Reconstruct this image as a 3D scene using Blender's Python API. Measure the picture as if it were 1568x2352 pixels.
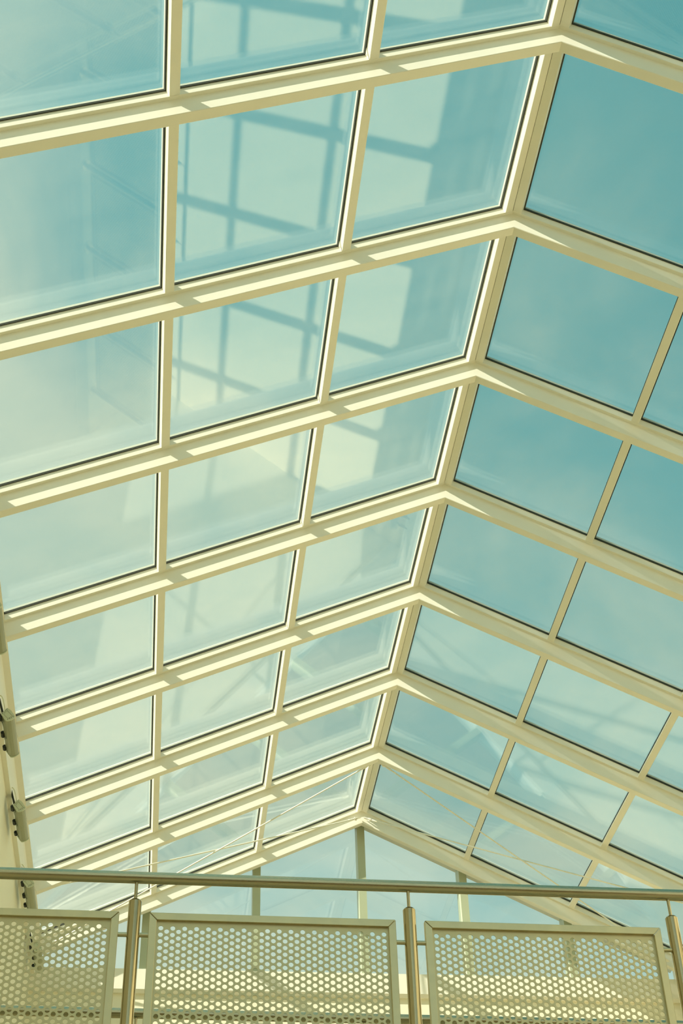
import bpy, bmesh, math, random
from mathutils import Vector, Matrix, Euler

for o in list(bpy.data.objects):
    bpy.data.objects.remove(o, do_unlink=True)
S = bpy.context.scene
COL = S.collection
random.seed(4)

# ------------------------------------------------------------------ units
U = 1.2            # rafter spacing in metres
ZF = -6.93         # hall floor, in rafter units below the ridge


def W(x, y, z):
    return Vector((x * U, y * U, (z - ZF) * U))


# ------------------------------------------------------------------ camera
cam_d = bpy.data.cameras.new('camera')
cam = bpy.data.objects.new('camera', cam_d)
COL.objects.link(cam)
cam.location = W(-1.44981, -3.25494, -5.59626)
cam.rotation_euler = Euler((2.2716853, 0.0253974, -0.1114461), 'XYZ')
cam_d.sensor_fit = 'VERTICAL'
cam_d.sensor_height = 36.0
cam_d.lens = 3274.8975 / 2352 * 36.0
cam_d.clip_start = 0.05
cam_d.clip_end = 500
S.camera = cam

# ------------------------------------------------------------------ sky
world = bpy.data.worlds.new('sky')
S.world = world
world.use_nodes = True
nt = world.node_tree
for n in list(nt.nodes):
    nt.nodes.remove(n)


def N(tree, kind, **kw):
    n = tree.nodes.new(kind)
    for k, v in kw.items():
        if k in ('operation', 'noise_dimensions', 'data_type', 'blend_type', 'noise_type'):
            setattr(n, k, v)
        else:
            n.inputs[k.replace('_', ' ')].default_value = v
    return n


def L(tree, a, b):
    tree.links.new(a, b)


def M(tree, op, a, b=None, clamp=False):
    n = tree.nodes.new('ShaderNodeMath')
    n.operation = op
    n.use_clamp = clamp
    for i, v in enumerate((a, b)):
        if v is None:
            continue
        if isinstance(v, (int, float)):
            n.inputs[i].default_value = v
        else:
            tree.links.new(v, n.inputs[i])
    return n.outputs[0]


def MIX(tree, f, a, b):
    n = tree.nodes.new('ShaderNodeMix')
    n.data_type = 'RGBA'
    for s, v in ((n.inputs[0], f), (n.inputs[6], a), (n.inputs[7], b)):
        if hasattr(v, 'is_linked') or hasattr(v, 'node'):
            tree.links.new(v, s)
        elif isinstance(v, (int, float)):
            s.default_value = v
        else:
            s.default_value = (v[0], v[1], v[2], 1)
    return n.outputs[2]


tc = N(nt, 'ShaderNodeTexCoord')
sep = N(nt, 'ShaderNodeSeparateXYZ')
L(nt, tc.outputs['Generated'], sep.inputs[0])
zz = M(nt, 'ADD', M(nt, 'MAXIMUM', sep.outputs[2], 0.0), 0.18)
cx = M(nt, 'DIVIDE', sep.outputs[0], zz)
cy = M(nt, 'DIVIDE', sep.outputs[1], zz)
comb = N(nt, 'ShaderNodeCombineXYZ')
L(nt, cx, comb.inputs[0])
L(nt, cy, comb.inputs[1])
comb.inputs[2].default_value = 3.7
off = nt.nodes.new('ShaderNodeVectorMath')
off.operation = 'ADD'
off.inputs[1].default_value = (4.2141, 2.4103, 0.8869)
L(nt, comb.outputs[0], off.inputs[0])
big = N(nt, 'ShaderNodeTexNoise', Scale=1.0, Detail=2.0, Roughness=0.5)
L(nt, off.outputs[0], big.inputs['Vector'])
fine = N(nt, 'ShaderNodeTexNoise', Scale=4.0, Detail=7.0, Roughness=0.55, Distortion=0.5)
L(nt, off.outputs[0], fine.inputs['Vector'])
# clouds thicken towards the horizon and towards the sun's side of the sky
bias = M(nt, 'ADD', M(nt, 'MULTIPLY', sep.outputs[2], -0.95), M(nt, 'MULTIPLY', sep.outputs[0], -0.45))
dens = M(nt, 'ADD', M(nt, 'ADD', M(nt, 'MULTIPLY', big.outputs[0], 0.75), M(nt, 'MULTIPLY', fine.outputs[0], 0.75)), bias)
cl = N(nt, 'ShaderNodeMapRange')
cl.interpolation_type = 'SMOOTHSTEP'
L(nt, dens, cl.inputs[0])
cl.inputs[1].default_value = -0.15
cl.inputs[2].default_value = 0.42
cl.inputs[3].default_value = 0.0
cl.inputs[4].default_value = 0.85
gr = N(nt, 'ShaderNodeMapRange')
L(nt, sep.outputs[2], gr.inputs[0])
gr.inputs[1].default_value = 0.3
gr.inputs[2].default_value = 0.9
blue = MIX(nt, gr.outputs[0], (0.175, 0.505, 0.525), (0.088, 0.385, 0.425))
sky = MIX(nt, cl.outputs[0], blue, (0.66, 0.76, 0.60))
below = M(nt, 'GREATER_THAN', sep.outputs[2], -0.01)
allc = MIX(nt, below, (0.30, 0.30, 0.18), sky)
# the sky brightens smoothly towards the sun
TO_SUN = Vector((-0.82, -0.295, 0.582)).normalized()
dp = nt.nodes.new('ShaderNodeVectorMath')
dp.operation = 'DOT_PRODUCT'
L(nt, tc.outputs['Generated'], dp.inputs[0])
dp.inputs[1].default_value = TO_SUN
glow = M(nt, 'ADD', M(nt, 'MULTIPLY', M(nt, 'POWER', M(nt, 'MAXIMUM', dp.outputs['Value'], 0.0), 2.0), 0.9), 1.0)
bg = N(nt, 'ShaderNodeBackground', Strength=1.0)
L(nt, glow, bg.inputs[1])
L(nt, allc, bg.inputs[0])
wo = N(nt, 'ShaderNodeOutputWorld')
L(nt, bg.outputs[0], wo.inputs[0])

# ------------------------------------------------------------------ sun
sd = bpy.data.lights.new('sun', 'SUN')
sun = bpy.data.objects.new('sun', sd)
COL.objects.link(sun)
to_sun = TO_SUN
sun.rotation_euler = to_sun.to_track_quat('Z', 'Y').to_euler()
sun.location = W(-6, -3, 3)
sd.energy = 9.4
sd.angle = math.radians(0.53)
sd.color = (1.0, 0.95, 0.80)

S.view_settings.view_transform = 'Standard'
S.view_settings.look = 'None'
S.view_settings.gamma = 1.0
S.view_settings.exposure = 0.0
S.view_settings.use_curve_mapping = False
S.render.engine = 'CYCLES'
cy_ = S.cycles
cy_.max_bounces = 10
cy_.diffuse_bounces = 6
cy_.glossy_bounces = 4
cy_.transparent_max_bounces = 24


# ------------------------------------------------------------------ materials
def mat(name):
    m = bpy.data.materials.new(name)
    m.use_nodes = True
    t = m.node_tree
    b = t.nodes['Principled BSDF']
    return m, t, b


def painted(name, col, rough=0.45, var=0.05, scale=6.0, bump=0.02, spec=0.35):
    m, t, b = mat(name)
    tcn = N(t, 'ShaderNodeTexCoord')
    n1 = N(t, 'ShaderNodeTexNoise', Scale=scale, Detail=4.0)
    L(t, tcn.outputs['Object'], n1.inputs['Vector'])
    d = tuple(c * (1 - var) for c in col)
    c = MIX(t, n1.outputs[0], d, tuple(min(1, v * (1 + var * .5)) for v in col))
    L(t, c, b.inputs['Base Color'])
    b.inputs['Roughness'].default_value = rough
    b.inputs['Specular IOR Level'].default_value = spec
    n2 = N(t, 'ShaderNodeTexNoise', Scale=260.0, Detail=2.0)
    L(t, tcn.outputs['Object'], n2.inputs['Vector'])
    bp = N(t, 'ShaderNodeBump', Strength=bump, Distance=0.002)
    L(t, n2.outputs[0], bp.inputs['Height'])
    L(t, bp.outputs[0], b.inputs['Normal'])
    return m


def brushed(name, col, rough=0.28, stretch=(2, 90, 90), var=0.12):
    m, t, b = mat(name)
    tcn = N(t, 'ShaderNodeTexCoord')
    mp = N(t, 'ShaderNodeMapping')
    mp.inputs['Scale'].default_value = stretch
    L(t, tcn.outputs['Object'], mp.inputs[0])
    n1 = N(t, 'ShaderNodeTexNoise', Scale=3.0, Detail=4.0)
    L(t, mp.outputs[0], n1.inputs['Vector'])
    n2 = N(t, 'ShaderNodeTexNoise', Scale=9.0, Detail=3.0)
    L(t, tcn.outputs['Object'], n2.inputs['Vector'])
    f = M(t, 'ADD', M(t, 'MULTIPLY', n1.outputs[0], .5), M(t, 'MULTIPLY', n2.outputs[0], .5))
    c = MIX(t, f, tuple(v * (1 - var * 1.6) for v in col), tuple(min(1, v * (1 + var)) for v in col))
    L(t, c, b.inputs['Base Color'])
    b.inputs['Metallic'].default_value = 1.0
    r = M(t, 'ADD', M(t, 'MULTIPLY', n1.outputs[0], .16), rough - .08)
    L(t, r, b.inputs['Roughness'])
    bp = N(t, 'ShaderNodeBump', Strength=0.05, Distance=0.001)
    L(t, n1.outputs[0], bp.inputs['Height'])
    L(t, bp.outputs[0], b.inputs['Normal'])
    return m


def glass_mat(name, tint, dust=0.02):
    m = bpy.data.materials.new(name)
    m.use_nodes = True
    t = m.node_tree
    for n in list(t.nodes):
        t.nodes.remove(n)
    lw = N(t, 'ShaderNodeLayerWeight', Blend=0.5)
    p5 = M(t, 'POWER', lw.outputs['Facing'], 5.0)
    fr = M(t, 'ADD', M(t, 'MULTIPLY', p5, 0.955), 0.044)
    tr = N(t, 'ShaderNodeBsdfTransparent')
    tr.inputs[0].default_value = (*tint, 1)
    gl = N(t, 'ShaderNodeBsdfGlossy')
    gl.inputs['Color'].default_value = (1, 1, 1, 1)
    gl.inputs['Roughness'].default_value = 0.0
    mx = N(t, 'ShaderNodeMixShader')
    L(t, fr, mx.inputs[0])
    L(t, tr.outputs[0], mx.inputs[1])
    L(t, gl.outputs[0], mx.inputs[2])
    # thin film of dust, streaked down the slope
    tcn = N(t, 'ShaderNodeTexCoord')
    mp = N(t, 'ShaderNodeMapping')
    mp.inputs['Scale'].default_value = (1.0, 3.0, 1.0)
    L(t, tcn.outputs['Object'], mp.inputs[0])
    nn = N(t, 'ShaderNodeTexNoise', Scale=2.2, Detail=6.0, Roughness=0.6)
    L(t, mp.outputs[0], nn.inputs['Vector'])
    df = N(t, 'ShaderNodeBsdfTranslucent')
    df.inputs[0].default_value = (.8, .8, .7, 1)
    df2 = N(t, 'ShaderNodeBsdfDiffuse')
    df2.inputs[0].default_value = (.8, .8, .7, 1)
    ad = N(t, 'ShaderNodeMixShader')
    ad.inputs[0].default_value = 0.5
    L(t, df.outputs[0], ad.inputs[1])
    L(t, df2.outputs[0], ad.inputs[2])
    mx2 = N(t, 'ShaderNodeMixShader')
    dm = M(t, 'MULTIPLY', nn.outputs[0], dust)
    L(t, dm, mx2.inputs[0])
    L(t, mx.outputs[0], mx2.inputs[1])
    L(t, ad.outputs[0], mx2.inputs[2])
    out = N(t, 'ShaderNodeOutputMaterial')
    L(t, mx2.outputs[0], out.inputs[0])
    return m


CREAM = painted('cream_paint', (0.90, 0.87, 0.75), rough=0.42)
WALLG = painted('warm_plaster', (0.80, 0.71, 0.49), rough=0.8, scale=2.0, spec=.2)
WALLP = painted('wall_plaster', (0.89, 0.85, 0.68), rough=0.8, scale=2.0, spec=.2)
MULL = painted('mullion_paint', (0.46, 0.50, 0.35), rough=0.35)
GASK = painted('black_rubber', (0.045, 0.05, 0.035), rough=0.6)
SPAC = painted('spacer_aluminium', (0.58, 0.60, 0.50), rough=0.4, spec=.6)
GLASS = glass_mat('pane_glass', (0.985, 0.99, 0.985))
STEEL = brushed('brushed_steel', (0.56, 0.51, 0.36), rough=0.26, stretch=(1, 60, 60))
STEELV = brushed('brushed_steel_post', (0.44, 0.39, 0.26), rough=0.12, stretch=(90, 90, 2))
FRAME = brushed('satin_steel_frame', (0.68, 0.62, 0.42), rough=0.42, stretch=(6, 6, 6))
PERF = brushed('satin_steel_sheet', (0.64, 0.58, 0.38), rough=0.48, stretch=(5, 5, 5), var=.08)
LAMPB = painted('lamp_grey_enamel', (0.36, 0.38, 0.26), rough=0.35, spec=.6)
LAMPC = painted('lamp_cap_enamel', (0.60, 0.65, 0.50), rough=0.4)
BLACK = painted('black_bracket', (0.03, 0.035, 0.03), rough=0.5)
CABLE = painted('white_cable', (0.75, 0.73, 0.52), rough=0.5)
ROD = painted('cream_rod_paint', (0.90, 0.87, 0.75), rough=0.3)
FLOOR = painted('floor_stone', (0.84, 0.73, 0.52), rough=0.5, var=.12, scale=3)
WOOD = painted('wood_panelling', (0.30, 0.21, 0.10), rough=0.5, var=.2, scale=2)
DECK = painted('deck_concrete', (0.60, 0.53, 0.36), rough=0.7, var=.1)


# ------------------------------------------------------------------ mesh helpers
class MB:
    def __init__(self):
        self.v = []
        self.f = []

    def poly(self, pts, faces):
        b = len(self.v)
        self.v += [Vector(p) for p in pts]
        self.f += [tuple(b + i for i in f) for f in faces]
        return self

    def prism(self, a, b):
        """two rings of equal length joined by quads, capped"""
        n = len(a)
        fs = [tuple(range(n))[::-1], tuple(range(n, 2 * n))]
        for i in range(n):
            j = (i + 1) % n
            fs.append((i, j, n + j, n + i))
        return self.poly(list(a) + list(b), fs)

    def box(self, x0, x1, y0, y1, z0, z1):
        a = [W(x0, y0, z0), W(x1, y0, z0), W(x1, y0, z1), W(x0, y0, z1)]
        b = [W(x0, y1, z0), W(x1, y1, z0), W(x1, y1, z1), W(x0, y1, z1)]
        return self.prism(a, b)

    def tube(self, p, q, r, seg=16, r2=None):
        p, q = Vector(p), Vector(q)
        d = (q - p).normalized()
        u = d.orthogonal().normalized()
        w = d.cross(u)
        r2 = r if r2 is None else r2
        A = [p + (u * math.cos(t) + w * math.sin(t)) * r for t in [2 * math.pi * i / seg for i in range(seg)]]
        B = [q + (u * math.cos(t) + w * math.sin(t)) * r2 for t in [2 * math.pi * i / seg for i in range(seg)]]
        return self.prism(A, B)


WL = {}


def build(name, mb, material, parent=None, origin=None, bevel=0.0, smooth=False, seg=2):
    """link one mesh object; its vertices are kept relative to its origin"""
    pl = WL.get(parent.name, Vector()) if parent else Vector()
    org = Vector(origin) if origin is not None else (pl if parent else Vector())
    me = bpy.data.meshes.new(name)
    me.from_pydata([tuple(v - org) for v in mb.v], [], mb.f)
    bm = bmesh.new()
    bm.from_mesh(me)
    bmesh.ops.recalc_face_normals(bm, faces=bm.faces)
    if bevel:
        bmesh.ops.bevel(bm, geom=[e for e in bm.edges if e.calc_face_angle(0) > .5], offset=bevel, segments=seg,
                        affect='EDGES', profile=.5, clamp_overlap=True)
    bm.to_mesh(me)
    bm.free()
    me.materials.append(material)
    if smooth:
        me.shade_smooth()
        try:
            me.set_sharp_from_angle(angle=math.radians(40))
        except Exception:
            pass
    o = bpy.data.objects.new(name, me)
    COL.objects.link(o)
    o.location = org - pl
    if parent:
        o.parent = parent
    WL[o.name] = org
    return o


def empty(name, loc):
    o = bpy.data.objects.new(name, None)
    COL.objects.link(o)
    o.location = loc
    o.empty_display_size = .2
    WL[o.name] = Vector(loc)
    return o


def tag(o, label=None, cat=None, group=None, kind=None):
    if label:
        o['label'] = label
    if cat:
        o['category'] = cat
    if group:
        o['group'] = group
    if kind:
        o['kind'] = kind
    return o


def copy_to(o, parent, dloc=Vector((0, 0, 0))):
    """copy an object with its children, shifted by dloc at its own level"""
    c = o.copy()
    COL.objects.link(c)
    c.parent = parent
    c.location = o.location + dloc
    for ch in list(KIDS.get(o.name, [])):
        copy_to(ch, c)
    return c


KIDS = {}


def kid(parent, o):
    KIDS.setdefault(parent.name, []).append(o)
    return o


# ------------------------------------------------------------------ roof geometry
AL, AR = 0.4398945, 0.4532677
H1 = 0.0375          # depth of purlins and rafter caps below the glass
HW = 0.0938          # depth of the rafter web below the cap
WC = 0.045           # half width of the cap
RC = 0.0165          # the web's near face lies back from the cap's by this
WWB = 0.0500         # web width
SE = 2.6855
S_L = (0.9276, 1.8032)
S_R = (0.9275, 1.8175)
WP = 0.0216
WR = 0.0416
K0, K1 = -4, 7


def slope(side, s, n):
    if side < 0:
        return (-s * math.cos(AL) + n * math.sin(AL), -s * math.sin(AL) - n * math.cos(AL))
    return (s * math.cos(AR) - n * math.sin(AR), -s * math.sin(AR) - n * math.cos(AR))


def apex_s(side, n):
    """distance down the slope at which the plane at depth n meets the ridge line"""
    # both planes at depth n meet; solve along this side
    A = slope(-1, 0, n)
    B = slope(1, 0, n)
    u = (-math.cos(AL), -math.sin(AL))
    v = (math.cos(AR), -math.sin(AR))
    det = u[0] * (-v[1]) - (-v[0]) * u[1]
    dx, dz = B[0] - A[0], B[1] - A[1]
    tl = (dx * (-v[1]) - (-v[0]) * dz) / det
    tr = (u[0] * dz - u[1] * dx) / det
    return tl if side < 0 else tr


def P(side, s, n, y):
    x, z = slope(side, s, n)
    return W(x, y, z)


def roof_bar(side, prof, s_end):
    """profile points (y, n) run from the ridge mitre down to s_end"""
    a = [P(side, apex_s(side, n), n, y) for y, n in prof]
    b = [P(side, s_end, n, y) for y, n in prof]
    return a, b


def slab(side, s0, s1, y0, y1, n0, n1):
    a = [P(side, s0, n0, y0), P(side, s1, n0, y0), P(side, s1, n1, y0), P(side, s0, n1, y0)]
    b = [P(side, s0, n0, y1), P(side, s1, n0, y1), P(side, s1, n1, y1), P(side, s0, n1, y1)]
    return MB().prism(a, b)


ceiling = empty('ceiling', W(0, 0, 0))
tag(ceiling, 'cream painted pitched glass roof of rafters, purlins and clear panes', 'roof', kind='structure')

# rafters
e = 0.0025
web = [(-WC + RC, H1), (-WC + RC, H1 + HW - e), (-WC + RC + e, H1 + HW), (-WC + RC + WWB - e, H1 + HW),
       (-WC + RC + WWB, H1 + HW - e), (-WC + RC + WWB, H1)]
capp = [(-WC, 0), (-WC, H1 - .0012), (-WC + .0012, H1), (WC - .0012, H1), (WC, H1 - .0012), (WC, 0)]
outer = [(-.027, -.040), (-.031, -.031), (.031, -.031), (.027, -.040)]
protoR = None
for k in range(K0, K1 + 1):
    if protoR is None:
        mb = MB()
        for sd_ in (-1, 1):
            mb.prism(*roof_bar(sd_, [(y + K0, n) for y, n in web], SE + .020))
        r = build('rafter', mb, CREAM, ceiling, origin=W(0, K0, 0))
        mb = MB()
        for sd_ in (-1, 1):
            mb.prism(*roof_bar(sd_, [(y + K0, n) for y, n in capp], SE + .036))
        kid(r, build('rafter_cap', mb, CREAM, r))
        mb = MB()
        for sd_ in (-1, 1):
            mb.prism(*roof_bar(sd_, [(y + K0, n) for y, n in outer], SE + .05))
        kid(r, build('pressure_plate', mb, CREAM, r))
        protoR = r
    else:
        copy_to(protoR, ceiling, Vector((0, (k - K0) * U, 0)))

# ridge, purlins, eave beams, one length per bay
y0b, y1b = K0 + WC, K0 + 1 - WC
protos = []
for sd_ in (-1, 1):
    c = apex_s(sd_, H1) + WR
    g = .0012
    pr = [slope(sd_, apex_s(sd_, H1), H1), slope(sd_, c, H1), slope(sd_, c, 0), slope(sd_, apex_s(sd_, 0), 0)]
    pr[0] = (pr[0][0] + sd_ * g, pr[0][1])
    pr[3] = (pr[3][0] + sd_ * g, pr[3][1])
    mb = MB().prism([W(x, y0b, z) for x, z in pr], [W(x, y1b, z) for x, z in pr])
    protos.append(build('ridge_beam', mb, CREAM, ceiling, origin=W(0, K0, 0)))
    for s in (S_L if sd_ < 0 else S_R):
        protos.append(build('purlin', slab(sd_, s - WP, s + WP, y0b, y1b, 0, H1), CREAM, ceiling,
                            origin=P(sd_, s, 0, K0), bevel=.0012 * U, seg=1))
        protos.append(build('pressure_plate', slab(sd_, s - .014, s + .014, y0b, y1b, -.040, -.031), CREAM, ceiling,
                            origin=P(sd_, s, 0, K0)))
    protos.append(build('eave_beam', slab(sd_, SE, SE + .038, y0b, y1b, 0, H1), CREAM, ceiling,
                        origin=P(sd_, SE, 0, K0)))
    cc = [slope(sd_, apex_s(sd_, -.031), -.031), slope(sd_, .045, -.031), slope(sd_, .045, -.041),
          slope(sd_, apex_s(sd_, -.041), -.041)]
    protos.append(build('ridge_cap', MB().prism([W(x, y0b - WC, z) for x, z in cc], [W(x, y1b + WC, z) for x, z in cc]),
                        CREAM, ceiling, origin=W(0, K0, 0)))
# small angle clips where the upper left purlins meet the rafters
def clip_piece(sd_, s):
    tri = [(K0 + 1 - WC, -.001), (K0 + 1 - WC, H1 * .93), (K0 + 1 - WC - .034, .001)]
    s0, s1 = s + WP + .0003, s + WP + .0024
    mb = MB().prism([P(sd_, s0, n, y) for y, n in tri], [P(sd_, s1, n, y) for y, n in tri])
    c = build('angle_clip', mb, CREAM, ceiling, origin=P(sd_, s, 0, K0))
    q = (K0 + 1 - WC - .010, .014)
    kid(c, build('clip_screw', MB().tube(P(sd_, s1, q[1], q[0]), P(sd_, s1 + .0012, q[1], q[0]), .0032 * U, 10), SPAC, c))
    return c


protos.append(clip_piece(-1, S_L[0]))
for p_ in protos:
    for k in range(K0 + 1, K1):
        copy_to(p_, ceiling, Vector((0, (k - K0) * U, 0)))


# double glazed panes
def ring(side, s0, s1, y0, y1, w, n0, n1):
    """hollow rectangular frame lying in the slope"""
    mb = MB()
    o0 = [(s0, y0), (s1, y0), (s1, y1), (s0, y1)]
    i0 = [(s0 + w, y0 + w), (s1 - w, y0 + w), (s1 - w, y1 - w), (s0 + w, y1 - w)]
    pts = [P(side, s, n, y) for n in (n0, n1) for lst in (o0, i0) for s, y in lst]
    fs = []
    for i in range(4):
        j = (i + 1) % 4
        fs += [(i, j, 4 + j, 4 + i), (8 + i, 8 + j, 12 + j, 12 + i), (i, j, 8 + j, 8 + i), (4 + i, 4 + j, 12 + j, 12 + i)]
    return mb.poly(pts, fs)


ya, yb = K0 + WC - .020, K0 + 1 - WC + .020
for sd_ in (-1, 1):
    ss = S_L if sd_ < 0 else S_R
    lims = [(apex_s(sd_, H1) + WR, ss[0] - WP), (ss[0] + WP, ss[1] - WP), (ss[1] + WP, SE)]
    for (a, b) in lims:
        sa, sb = a - .014, b + .014
        mb = slab(sd_, sa, sb, ya, yb, -.015, -.011)
        m2 = slab(sd_, sa, sb, ya, yb, -.031, -.027)
        mb.poly(m2.v, m2.f)
        pane = build('glass_pane', mb, GLASS, ceiling, origin=P(sd_, (a + b) / 2, 0, K0 + .5))
        kid(pane, build('gasket', ring(sd_, sa + .0105, sb - .0105, ya + .0165, yb - .0165, .0085, -.0108, 0), GASK, pane))
        kid(pane, build('spacer_bar', ring(sd_, sa + .004, sb - .004, ya + .008, yb - .008, .013, -.0268, -.0152), SPAC, pane))
        for k in range(K0 + 1, K1):
            copy_to(pane, ceiling, Vector((0, (k - K0) * U, 0)))

# ------------------------------------------------------------------ side walls
YN, YG = -4.2, 7.10      # near wall and gable glazing line


def wall_side(side):
    nm = 'left' if side < 0 else 'right'
    q = [slope(side, SE + .038, H1), slope(side, SE + .038, 0)]
    xf = q[0][0]
    xb = xf + side * .029
    a = [(xf, q[0][1]), (xf, -1.385), (xf + side * .20, -1.385), (xf + side * .20, q[1][1] - .12), (q[1][0], q[1][1])]
    mb = MB().prism([W(x, YN, z) for x, z in a], [W(x, YG + .1, z) for x, z in a])
    wl = MB().box(min(xb, xb + side * .16), max(xb, xb + side * .16), YN, YG + .1, ZF, -1.386)
    w = build('wall_' + nm, wl, WALLP if side < 0 else WALLG)
    tag(w, 'plain cream wall under the %s eave of the glass roof' % nm, 'wall', kind='structure')
    f = build('fascia', mb, CREAM, w)
    return w, xf, xb


wall_l, XLF, XLB = wall_side(-1)
wall_r, XRF, XRB = wall_side(1)

# gable wall and gable glazing
ZS = -1.335
mbw = MB().box(XLB, XRB, YG + .022, YG + .16, ZF, -1.512)
wg = build('wall_far', mbw, WALLP)
tag(wg, 'cream gable wall under the end glazing beyond the far handrail', 'wall', kind='structure')
pf = [(YG - .012, ZS), (YG - .012, -1.487), (YG + .002, -1.512), (YG + .15, -1.512), (YG + .15, ZS)]
build('sill_beam', MB().prism([W(XLB, y, z) for y, z in pf], [W(XRB, y, z) for y, z in pf]), CREAM, wg)

win = empty('window_1', W(0, YG + .05, ZS))
tag(win, 'triangular gable window with upright mullions above the cream end wall', 'window', kind='structure')
MX = [-2.40, -1.663, -0.829, 0.003, 0.808, 1.615, 2.36]


def roof_z(x, n):
    a = AL if x < 0 else AR
    return -abs(x) * math.tan(a) - n / math.cos(a)


for i, x in enumerate(MX[1:-1]):
    h = .030
    zt0, zt1 = roof_z(x - h, .02), roof_z(x + h, .02)
    ztop = [(x - h, zt0), (x + h, zt1)]
    if x - h < 0 < x + h:
        ztop = [(x - h, zt0), (0, roof_z(0, .02)), (x + h, zt1)]
    pr = [(x - h, ZS), (x + h, ZS)] + ztop[::-1]
    mb = MB().prism([W(a, YG, b) for a, b in pr], [W(a, YG + .13, b) for a, b in pr])
    build('mullion', mb, MULL, win, origin=W(x, YG, ZS))
for i in range(len(MX) - 1):
    xa, xb_ = MX[i] + (.026 if i else 0), MX[i + 1] - (.026 if i < len(MX) - 2 else 0)
    pts = [(xa, ZS - .01), (xb_, ZS - .01), (xb_, roof_z(xb_, .03))]
    if roof_z(xa, .03) > ZS - .0:
        pts.append((xa, roof_z(xa, .03)))
    pts = [(a, max(b, ZS - .01)) for a, b in pts]
    mb = MB().prism([W(a, YG + .045, b) for a, b in pts], [W(a, YG + .050, b) for a, b in pts])
    build('glass_pane', mb, GLASS, win, origin=W((xa + xb_) / 2, YG + .05, ZS))
# top rail closing the gable between the last rafter and the glazing
mb = MB()
for sd_ in (-1, 1):
    mb.prism(*roof_bar(sd_, [(7.03, -.01), (7.03, H1), (YG + .14, H1), (YG + .14, -.01)], SE + .03))
build('top_rail', mb, CREAM, win)

# near end: low wood panelled wall, glazing up to the roof; floor
wn = build('wall_near', MB().box(XLB, XRB, YN - .1, YN, ZF, -4.6), WOOD)
tag(wn, 'brown wood panelled wall below the end glazing behind the viewpoint', 'wall', kind='structure')
win2 = empty('window_2', W(0, YN, -4.6))
tag(win2, 'tall end glazing behind the viewpoint, facing the gable window', 'window', kind='structure')
NX = [XLB + .02, -1.6, -0.8, 0.0, 0.8, 1.6, XRB - .02]
for i, x in enumerate(NX):
    pr = [(x - .03, -4.6), (x + .03, -4.6), (x + .03, roof_z(x, .13)), (x - .03, roof_z(x, .13))]
    build('mullion', MB().prism([W(a, YN - .1, b) for a, b in pr], [W(a, YN, b) for a, b in pr]), MULL, win2, origin=W(x, YN, -4.6))
for i in range(len(NX) - 1):
    xa, xb_ = NX[i] + .03, NX[i + 1] - .03
    pts = [(xa, -4.6), (xb_, -4.6), (xb_, roof_z(xb_, .03)), (xa, roof_z(xa, .03))]
    build('glass_pane', MB().prism([W(a, YN - .055, b) for a, b in pts], [W(a, YN - .050, b) for a, b in pts]), GLASS, win2,
          origin=W((xa + xb_) / 2, YN - .05, -4.6))
for zt in (-3.0, -1.3):
    build('transom', MB().box(XLB, XRB, YN - .09, YN - .005, zt - .03, zt + .03), MULL, win2)
fl = build('floor', MB().box(XLB, XRB, YN, YG, ZF - .12, ZF), FLOOR)
tag(fl, 'warm stone floor of the hall below the glass roof', 'floor', kind='structure')


# ------------------------------------------------------------------ footbridge with two balustrades
YAW = 0.0150
ZR = -3.5665           # handrail centre
ZD = -4.50             # deck top


def yrail(x, base):
    return base + YAW * (x + 1.97)


B1, B2 = 0.950, 2.085
mb = MB()
xs0, xs1 = XLB, XRB
a = [W(xs0, yrail(xs0, B1) - .06, ZD), W(xs1, yrail(xs1, B1) - .06, ZD), W(xs1, yrail(xs1, B2) + .06, ZD), W(xs0, yrail(xs0, B2) + .06, ZD)]
b = [v - Vector((0, 0, .16 * U)) for v in a]
deck = build('floor_bridge', mb.prism(b, a), DECK)
tag(deck, 'concrete bridge deck carrying the two steel balustrades', 'bridge deck', kind='structure')

HP = 0.02113        # hole pitch
HR = 0.00755        # hole radius


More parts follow.
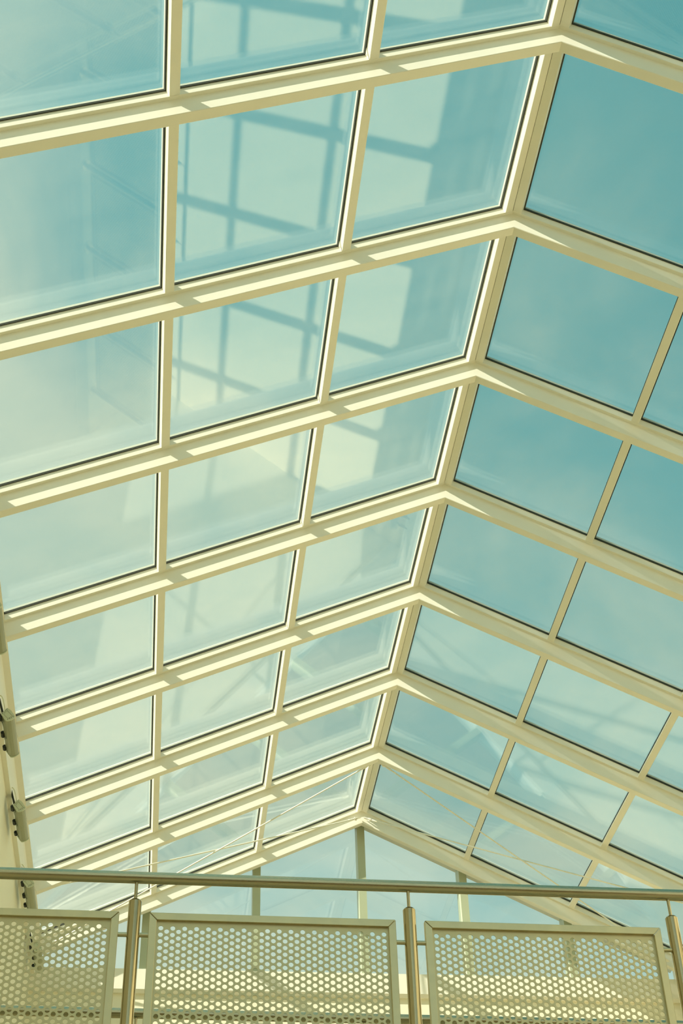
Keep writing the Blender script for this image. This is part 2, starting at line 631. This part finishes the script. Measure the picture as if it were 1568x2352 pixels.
def perforated(lx0, lx1, z0, z1, th, oy):
    """sheet with staggered round holes; local x along the rail; returns MB in metres, local to (0,oy,0)"""
    mb = MB()
    cw = HP * math.sqrt(3) / 2
    ncol = int((lx1 - lx0 - .012) / cw)
    mx = (lx1 - lx0 - ncol * cw) / 2
    seg = 12
    nrow = int((z1 - z0 - .012) / HP - .5)
    my = (z1 - z0 - (nrow + .5) * HP) / 2
    vid = {}

    def V(x, y, z):
        key = (round(x * 1e5), round(y * 1e5), round(z * 1e5))
        if key not in vid:
            vid[key] = len(mb.v)
            mb.v.append(Vector((x * U, (y + oy) * U, z * U)))
        return vid[key]

    for c in range(ncol):
        x0 = lx0 + mx + c * cw
        x1 = x0 + cw
        xc = (x0 + x1) / 2
        off = 0 if c % 2 == 0 else HP / 2
        zt = z1 - my - off
        for y, flip in ((-th / 2, False), (th / 2, True)):
            q = [V(x0, y, zt), V(x1, y, zt), V(x1, y, z1), V(x0, y, z1)]
            mb.f.append(tuple(q[::-1]) if flip else tuple(q))
            zb = zt - nrow * HP
            q = [V(x0, y, z0), V(x1, y, z0), V(x1, y, zb), V(x0, y, zb)]
            mb.f.append(tuple(q[::-1]) if flip else tuple(q))
        for r in range(nrow):
            zc = zt - (r + .5) * HP
            cor = [(x1, zc), (x1, zc + HP / 2), (xc, zc + HP / 2), (x0, zc + HP / 2), (x0, zc), (x0, zc - HP / 2),
                   (xc, zc - HP / 2), (x1, zc - HP / 2)]
            hs = 16
            for y, flip in ((-th / 2, False), (th / 2, True)):
                ci = [V(px, y, pz) for px, pz in cor]
                hi = [V(xc + HR * math.cos(2 * math.pi * i / hs), y, zc + HR * math.sin(2 * math.pi * i / hs)) for i in range(hs)]
                for i in range(8):
                    j = (i + 1) % 8
                    f = (ci[i], ci[j], hi[(2 * i + 2) % hs], hi[2 * i + 1], hi[2 * i])
                    mb.f.append(f[::-1] if not flip else f)
            for i in range(hs):
                j = (i + 1) % hs
                pa = [(xc + HR * math.cos(2 * math.pi * t / hs), zc + HR * math.sin(2 * math.pi * t / hs)) for t in (i, j)]
                mb.f.append((V(pa[0][0], -th / 2, pa[0][1]), V(pa[1][0], -th / 2, pa[1][1]), V(pa[1][0], th / 2, pa[1][1]), V(pa[0][0], th / 2, pa[0][1])))
    # side strips
    for y, flip in ((-th / 2, False), (th / 2, True)):
        for (u0, u1) in ((lx0, lx0 + mx), (lx1 - mx, lx1)):
            q = [V(u0, y, z0), V(u1, y, z0), V(u1, y, z1), V(u0, y, z1)]
            mb.f.append(tuple(q[::-1]) if flip else tuple(q))
    return mb


def balustrade(base, label, group, front):
    """front = -1: the panel frames' open face looks towards -y"""
    root = empty('balustrade', W(0, 0, ZD) + Vector((0, yrail(0, base) * U, 0)))
    tag(root, label, 'balustrade')
    root.rotation_euler = (0, 0, math.atan(YAW))
    zl = lambda z: (z - ZD) * U
    xa, xe = XLB + .002, XRB - .002

    def bl(name, mb, m, parent=None, loc=(0, 0, 0), bevel=0, smooth=False, seg=2):
        me = bpy.data.meshes.new(name)
        me.from_pydata([tuple(v) for v in mb.v], [], mb.f)
        bm = bmesh.new()
        bm.from_mesh(me)
        if name != 'perforated_sheet':
            bmesh.ops.recalc_face_normals(bm, faces=bm.faces)
        if bevel:
            bmesh.ops.bevel(bm, geom=[e_ for e_ in bm.edges if e_.calc_face_angle(0) > .5], offset=bevel, segments=seg, affect='EDGES', clamp_overlap=True)
        bm.to_mesh(me)
        bm.free()
        me.materials.append(m)
        if smooth:
            me.shade_smooth()
            me.set_sharp_from_angle(angle=math.radians(35))
        o = bpy.data.objects.new(name, me)
        COL.objects.link(o)
        o.parent = parent or root
        o.location = loc
        return o

    bl('handrail', MB().tube((xa * U, 0, zl(ZR)), (xe * U, 0, zl(ZR)), .0186 * U, 32), STEEL, smooth=True)
    px = [-1.574 + .8625 * i for i in range(-1, 5)]
    px[0] = -2.425
    px = [x for x in px if x < 2.43]
    # post: tube with a rounded cap, pin up to the rail, base plate
    ph = zl(-3.643)
    pr = .0200 * U
    for i, x in enumerate(px):
        if i == 0:
            mb = MB().tube((0, 0, 0), (0, 0, ph - .006), pr, 32)
            mb.tube((0, 0, ph - .006), (0, 0, ph), pr, 32, pr * .82)
            post = bl('post', mb, STEELV, loc=(x * U, 0, 0), smooth=True)
            pin = bl('rail_pin', MB().tube((0, 0, ph - .004), (0, 0, zl(ZR) - .012), .0052 * U, 16), STEELV, post, smooth=True)
            fl_ = bl('base_flange', MB().tube((0, 0, 0), (0, 0, .010), .05 * U, 28), STEELV, post, smooth=True)
            br = []
            for dz in (-3.755, -4.37):
                mb = MB().tube((-.050 * U, 0, zl(dz)), (.050 * U, 0, zl(dz)), .0072 * U, 14)
                br.append(bl('bracket', mb, FRAME, post, smooth=True))
            kids = [pin, fl_] + br
        else:
            c = post.copy()
            COL.objects.link(c)
            c.location = (x * U, 0, 0)
            for q in kids:
                d = q.copy()
                COL.objects.link(d)
                d.parent = c
    # infill panels
    zt, zb = zl(-3.684), zl(-4.44)
    w = .0232 * U
    dpt = .018 * U
    first = None
    for i in range(len(px) - 1):
        wd = px[i + 1] - px[i] - .0925
        xc = (px[i] + px[i + 1]) / 2
        if first is None or abs(wd - first[0]) > .003:
            hx = wd / 2 * U
            mb = MB()
            # four mitred lengths of flat frame
            O = [(-hx, zb), (hx, zb), (hx, zt), (-hx, zt)]
            I = [(-hx + w, zb + w), (hx - w, zb + w), (hx - w, zt - w), (-hx + w, zt - w)]
            for j in range(4):
                m = (j + 1) % 4
                q = [O[j], O[m], I[m], I[j]]
                g = .0006
                cxq = sum(a[0] for a in q) / 4
                czq = sum(a[1] for a in q) / 4
                q = [(a[0] + (cxq - a[0]) * (g / .2), a[1] + (czq - a[1]) * (g / .2)) for a in q]
                mb.prism([Vector((a, -dpt / 2, b_)) for a, b_ in q], [Vector((a, dpt / 2, b_)) for a, b_ in q])
            fr = bl('panel_frame', mb, FRAME, loc=(xc * U, 0, 0), bevel=.0012, seg=1)
            ps = perforated(-wd / 2 + .0232 - .002, wd / 2 - .0232 + .002, (zb + w) / U - .002, (zt - w) / U + .002, .0025, front * -.0035)
            sh = bl('perforated_sheet', ps, PERF, fr)
            first = (wd, fr, sh)
        else:
            c = first[1].copy()
            COL.objects.link(c)
            c.location = (xc * U, 0, 0)
            d = first[2].copy()
            COL.objects.link(d)
            d.parent = c
    return root


BAL = [balustrade(B1, 'nearer stainless steel balustrade with round handrail, posts and perforated panels', None, -1),
       balustrade(B2, 'farther steel balustrade seen through the holes of the nearer panels', None, 1)]


# gallery along the right wall, mirrored in the roof glass
gal = build('floor_gallery', MB().box(1.50, XRB, 2.22, YG, ZD - .16, ZD), DECK)
tag(gal, 'gallery floor along the right wall beyond the bridge', 'gallery floor', kind='structure')
src = BAL[1]
gb = src.copy()
COL.objects.link(gb)
gb.location = W(1.56, 4.665, ZD)
gb.rotation_euler = (0, 0, math.radians(90))
gb['label'] = 'steel balustrade of the side gallery, faint mirror image in the left panes'
for ch in list(src.children):
    c = ch.copy()
    COL.objects.link(c)
    c.parent = gb
    for q in list(ch.children):
        d = q.copy()
        COL.objects.link(d)
        d.parent = c

# ------------------------------------------------------------------ floodlights under the eaves
LP = [(-.036, .004), (-.010, .040), (.010, .028), (.0085, .0235), (.0115, .0265), (.020, .0145), (.0175, .0100), (.0220, .0115),
      (.0335, -.006), (.034, -.012), (.028, -.020), (.018, -.028), (.006, -.033), (-.004, -.034), (-.012, -.028)]
LLEN = .385


def floodlight(side, xc, zc, y0, label, group):
    root = empty('floodlight', W(xc, y0, zc))
    tag(root, label, 'floodlight', group=group)
    sx = -side

    def pt(a, b_, y):
        return W(xc + sx * a, y, zc + b_)

    mb = MB().prism([pt(a, b_, y0 + .008) for a, b_ in LP], [pt(a, b_, y0 + LLEN - .008) for a, b_ in LP])
    kid(root, build('body', mb, LAMPB, root))
    for ya_, yb_ in ((y0, y0 + .008), (y0 + LLEN - .008, y0 + LLEN)):
        o_ = [(a * 1.07, b_ * 1.07) for a, b_ in LP ]
        c = kid(root, build('end_cap', MB().prism([pt(a, b_, ya_) for a, b_ in o_], [pt(a, b_, yb_) for a, b_ in o_]), LAMPC, root))
        inner = [(-.024, .003), (-.008, .027), (.022, -.006), (.002, -.024)]
        mb = MB()
        yy = ya_ if ya_ == y0 else yb_
        dy = -.0012 if ya_ == y0 else .0012
        for i in range(4):
            a0, a1 = inner[i], inner[(i + 1) % 4]
            d = Vector((a1[0] - a0[0], a1[1] - a0[1])).normalized()
            nn_ = Vector((-d.y, d.x)) * .0008
            q = [(a0[0] - nn_.x, a0[1] - nn_.y), (a1[0] - nn_.x, a1[1] - nn_.y), (a1[0] + nn_.x, a1[1] + nn_.y), (a0[0] + nn_.x, a0[1] + nn_.y)]
            mb.prism([pt(a, b_, yy) for a, b_ in q], [pt(a, b_, yy + dy) for a, b_ in q])
        kid(c, build('cover_edge', mb, LAMPB, c))
        for (a, b_) in ((-.030, .006), (-.024, .015), (-.018, .024), (-.011, .033), (.027, -.009), (.019, -.017), (.011, -.023), (.001, -.029)):
            kid(c, build('screw', MB().tube(pt(a, b_, yy), pt(a, b_, yy + dy * 1.5), .0017 * U, 8), BLACK, c))
    xw = XLF if side < 0 else XRF
    for dy, hh in ((.025, .030), (.20, .024), (.345, .016)):
        xq = xc - sx * .024
        mb = MB()
        mb.prism([W(xw, y0 + dy, -1.352), W(xw, y0 + dy + hh, -1.352), W(xq, y0 + dy + hh, zc + .016), W(xq, y0 + dy, zc + .016)],
                 [W(xw, y0 + dy, -1.384), W(xw, y0 + dy + hh, -1.384), W(xq, y0 + dy + hh, zc - .016), W(xq, y0 + dy, zc - .016)])
        bk = kid(root, build('wall_bracket', mb, BLACK, root))
        kid(bk, build('clamp_screw', MB().tube(W(xc - sx * .042, y0 + dy - .012, zc + .004), W(xc - sx * .042, y0 + dy + hh + .004, zc + .004), .011 * U, 12), BLACK, bk, smooth=True))
    for dy in (.012, .17):
        mb = MB()
        pts = []
        for i in range(9):
            t = i / 8
            pts.append(W(xw + (xc - sx * .02 - xw) * t, y0 + dy - .010 * math.sin(math.pi * t), -1.345 + (zc + .03 + 1.345) * t + .020 * math.sin(math.pi * t)))
        for i in range(8):
            mb.tube(pts[i], pts[i + 1], .0028 * U, 8)
        kid(root, build('cable', mb, CABLE, root, smooth=True))
    return root


XL_, ZL_ = -2.389, -1.472
proto = None
words = ['first', 'second', 'third', 'fourth', 'fifth', 'sixth', 'seventh', 'eighth', 'ninth']
for side, grp in ((-1, 'floodlights under the left eave'), (1, 'floodlights under the right eave')):
    ys = [k + .405 for k in range(6, 1, -1)] if side < 0 else [6.405]
    for i, y in enumerate(ys):
        nm = 'left' if side < 0 else 'right'
        where = {(-1, 0): 'seen through the perforated panel holes', (-1, 1): 'with its end hidden behind the handrail',
                 (-1, 2): 'just above the handrail', (-1, 3): 'two above the handrail',
                 (-1, 4): 'cut by the frame edge', (-1, 5): 'past the frame edge',
                 (1, 0): 'beside the last post'}.get((side, i), 'out of sight')
        lab = 'grey floodlight under the %s eave, %s from gable, %s' % (nm, words[i], where)
        if i == 0:
            lamp = floodlight(side, XL_ if side < 0 else 2.380, ZL_, y, lab, grp)
        else:
            c = lamp.copy()
            COL.objects.link(c)
            c.location = lamp.location + Vector((0, (y - ys[0]) * U, 0))
            c['label'] = lab
            for ch in KIDS[lamp.name]:
                copy_to(ch, c)

# ------------------------------------------------------------------ wind bracing rods in the last bay
def brace(side, p0, p1, label):
    """p = (s, n, y) on the slope"""
    A = P(side, p0[0], p0[1], p0[2])
    B = P(side, p1[0], p1[1], p1[2])
    root = empty('bracing_rod', B)
    tag(root, label, 'bracing rod', group='crossed bracing rods in the last roof bay')
    d = (B - A).normalized()
    Ln = (B - A).length
    build('rod', MB().tube(A + d * .05, B - d * .05, .0055 * U, 12), ROD, root, smooth=True)
    tb = A + d * (Ln * .86)
    build('turnbuckle', MB().tube(tb, tb + d * .20, .0082 * U, 14), ROD, root, smooth=True)
    # fork ends with gusset plates
    for q, sg in ((A, 1), (B, -1)):
        f0 = q + d * sg * .03
        mb = MB().tube(f0 + d * sg * .03, f0 + d * sg * .08, .0080 * U, 14)
        u = d.cross(Vector((0, 0, 1))).normalized()
        w_ = d.cross(u)
        for s_ in (-1, 1):
            c = f0 + w_ * s_ * .007
            a = [c + u * .010 - d * sg * .020, c + u * .010 + d * sg * .020, c - u * .010 + d * sg * .020, c - u * .010 - d * sg * .020]
            mb.prism([v - w_ * .002 for v in a], [v + w_ * .002 for v in a])
        fk = build('fork_end', mb, ROD, root, bevel=.001, seg=1)
        build('pin_bolt', MB().tube(f0 - w_ * .018, f0 + w_ * .018, .007, 12), ROD, fk)
        a = [q - d * sg * .03 + u * .018, f0 + d * sg * .015 + u * .013, f0 + d * sg * .015 - u * .013, q - d * sg * .03 - u * .018]
        build('gusset_plate', MB().prism([v - w_ * .003 for v in a], [v + w_ * .003 for v in a]), ROD, root)
    return root


NB = .095
yw_near = 7 - WC + RC      # near face of the last rafter's web
yw_far = 6 - WC + RC + WWB
brace(-1, (.085, NB, yw_near - .030), (SE - .07, NB, yw_far + .03), 'thin cream bracing rod from the gable peak down the left slope')
brace(-1, (.085, NB + .013, yw_far + .030), (SE - .07, NB + .013, yw_near - .03), 'thin cream bracing rod from the last rafter but one down left towards the gable')
brace(1, (.085, NB, yw_near - .030), (SE - .07, NB, yw_far + .03), 'thin cream bracing rod from the gable peak down the right slope')
brace(1, (.085, NB + .013, yw_far + .030), (SE - .07, NB + .013, yw_near - .03), 'thin cream bracing rod from the last rafter but one down right towards the gable')
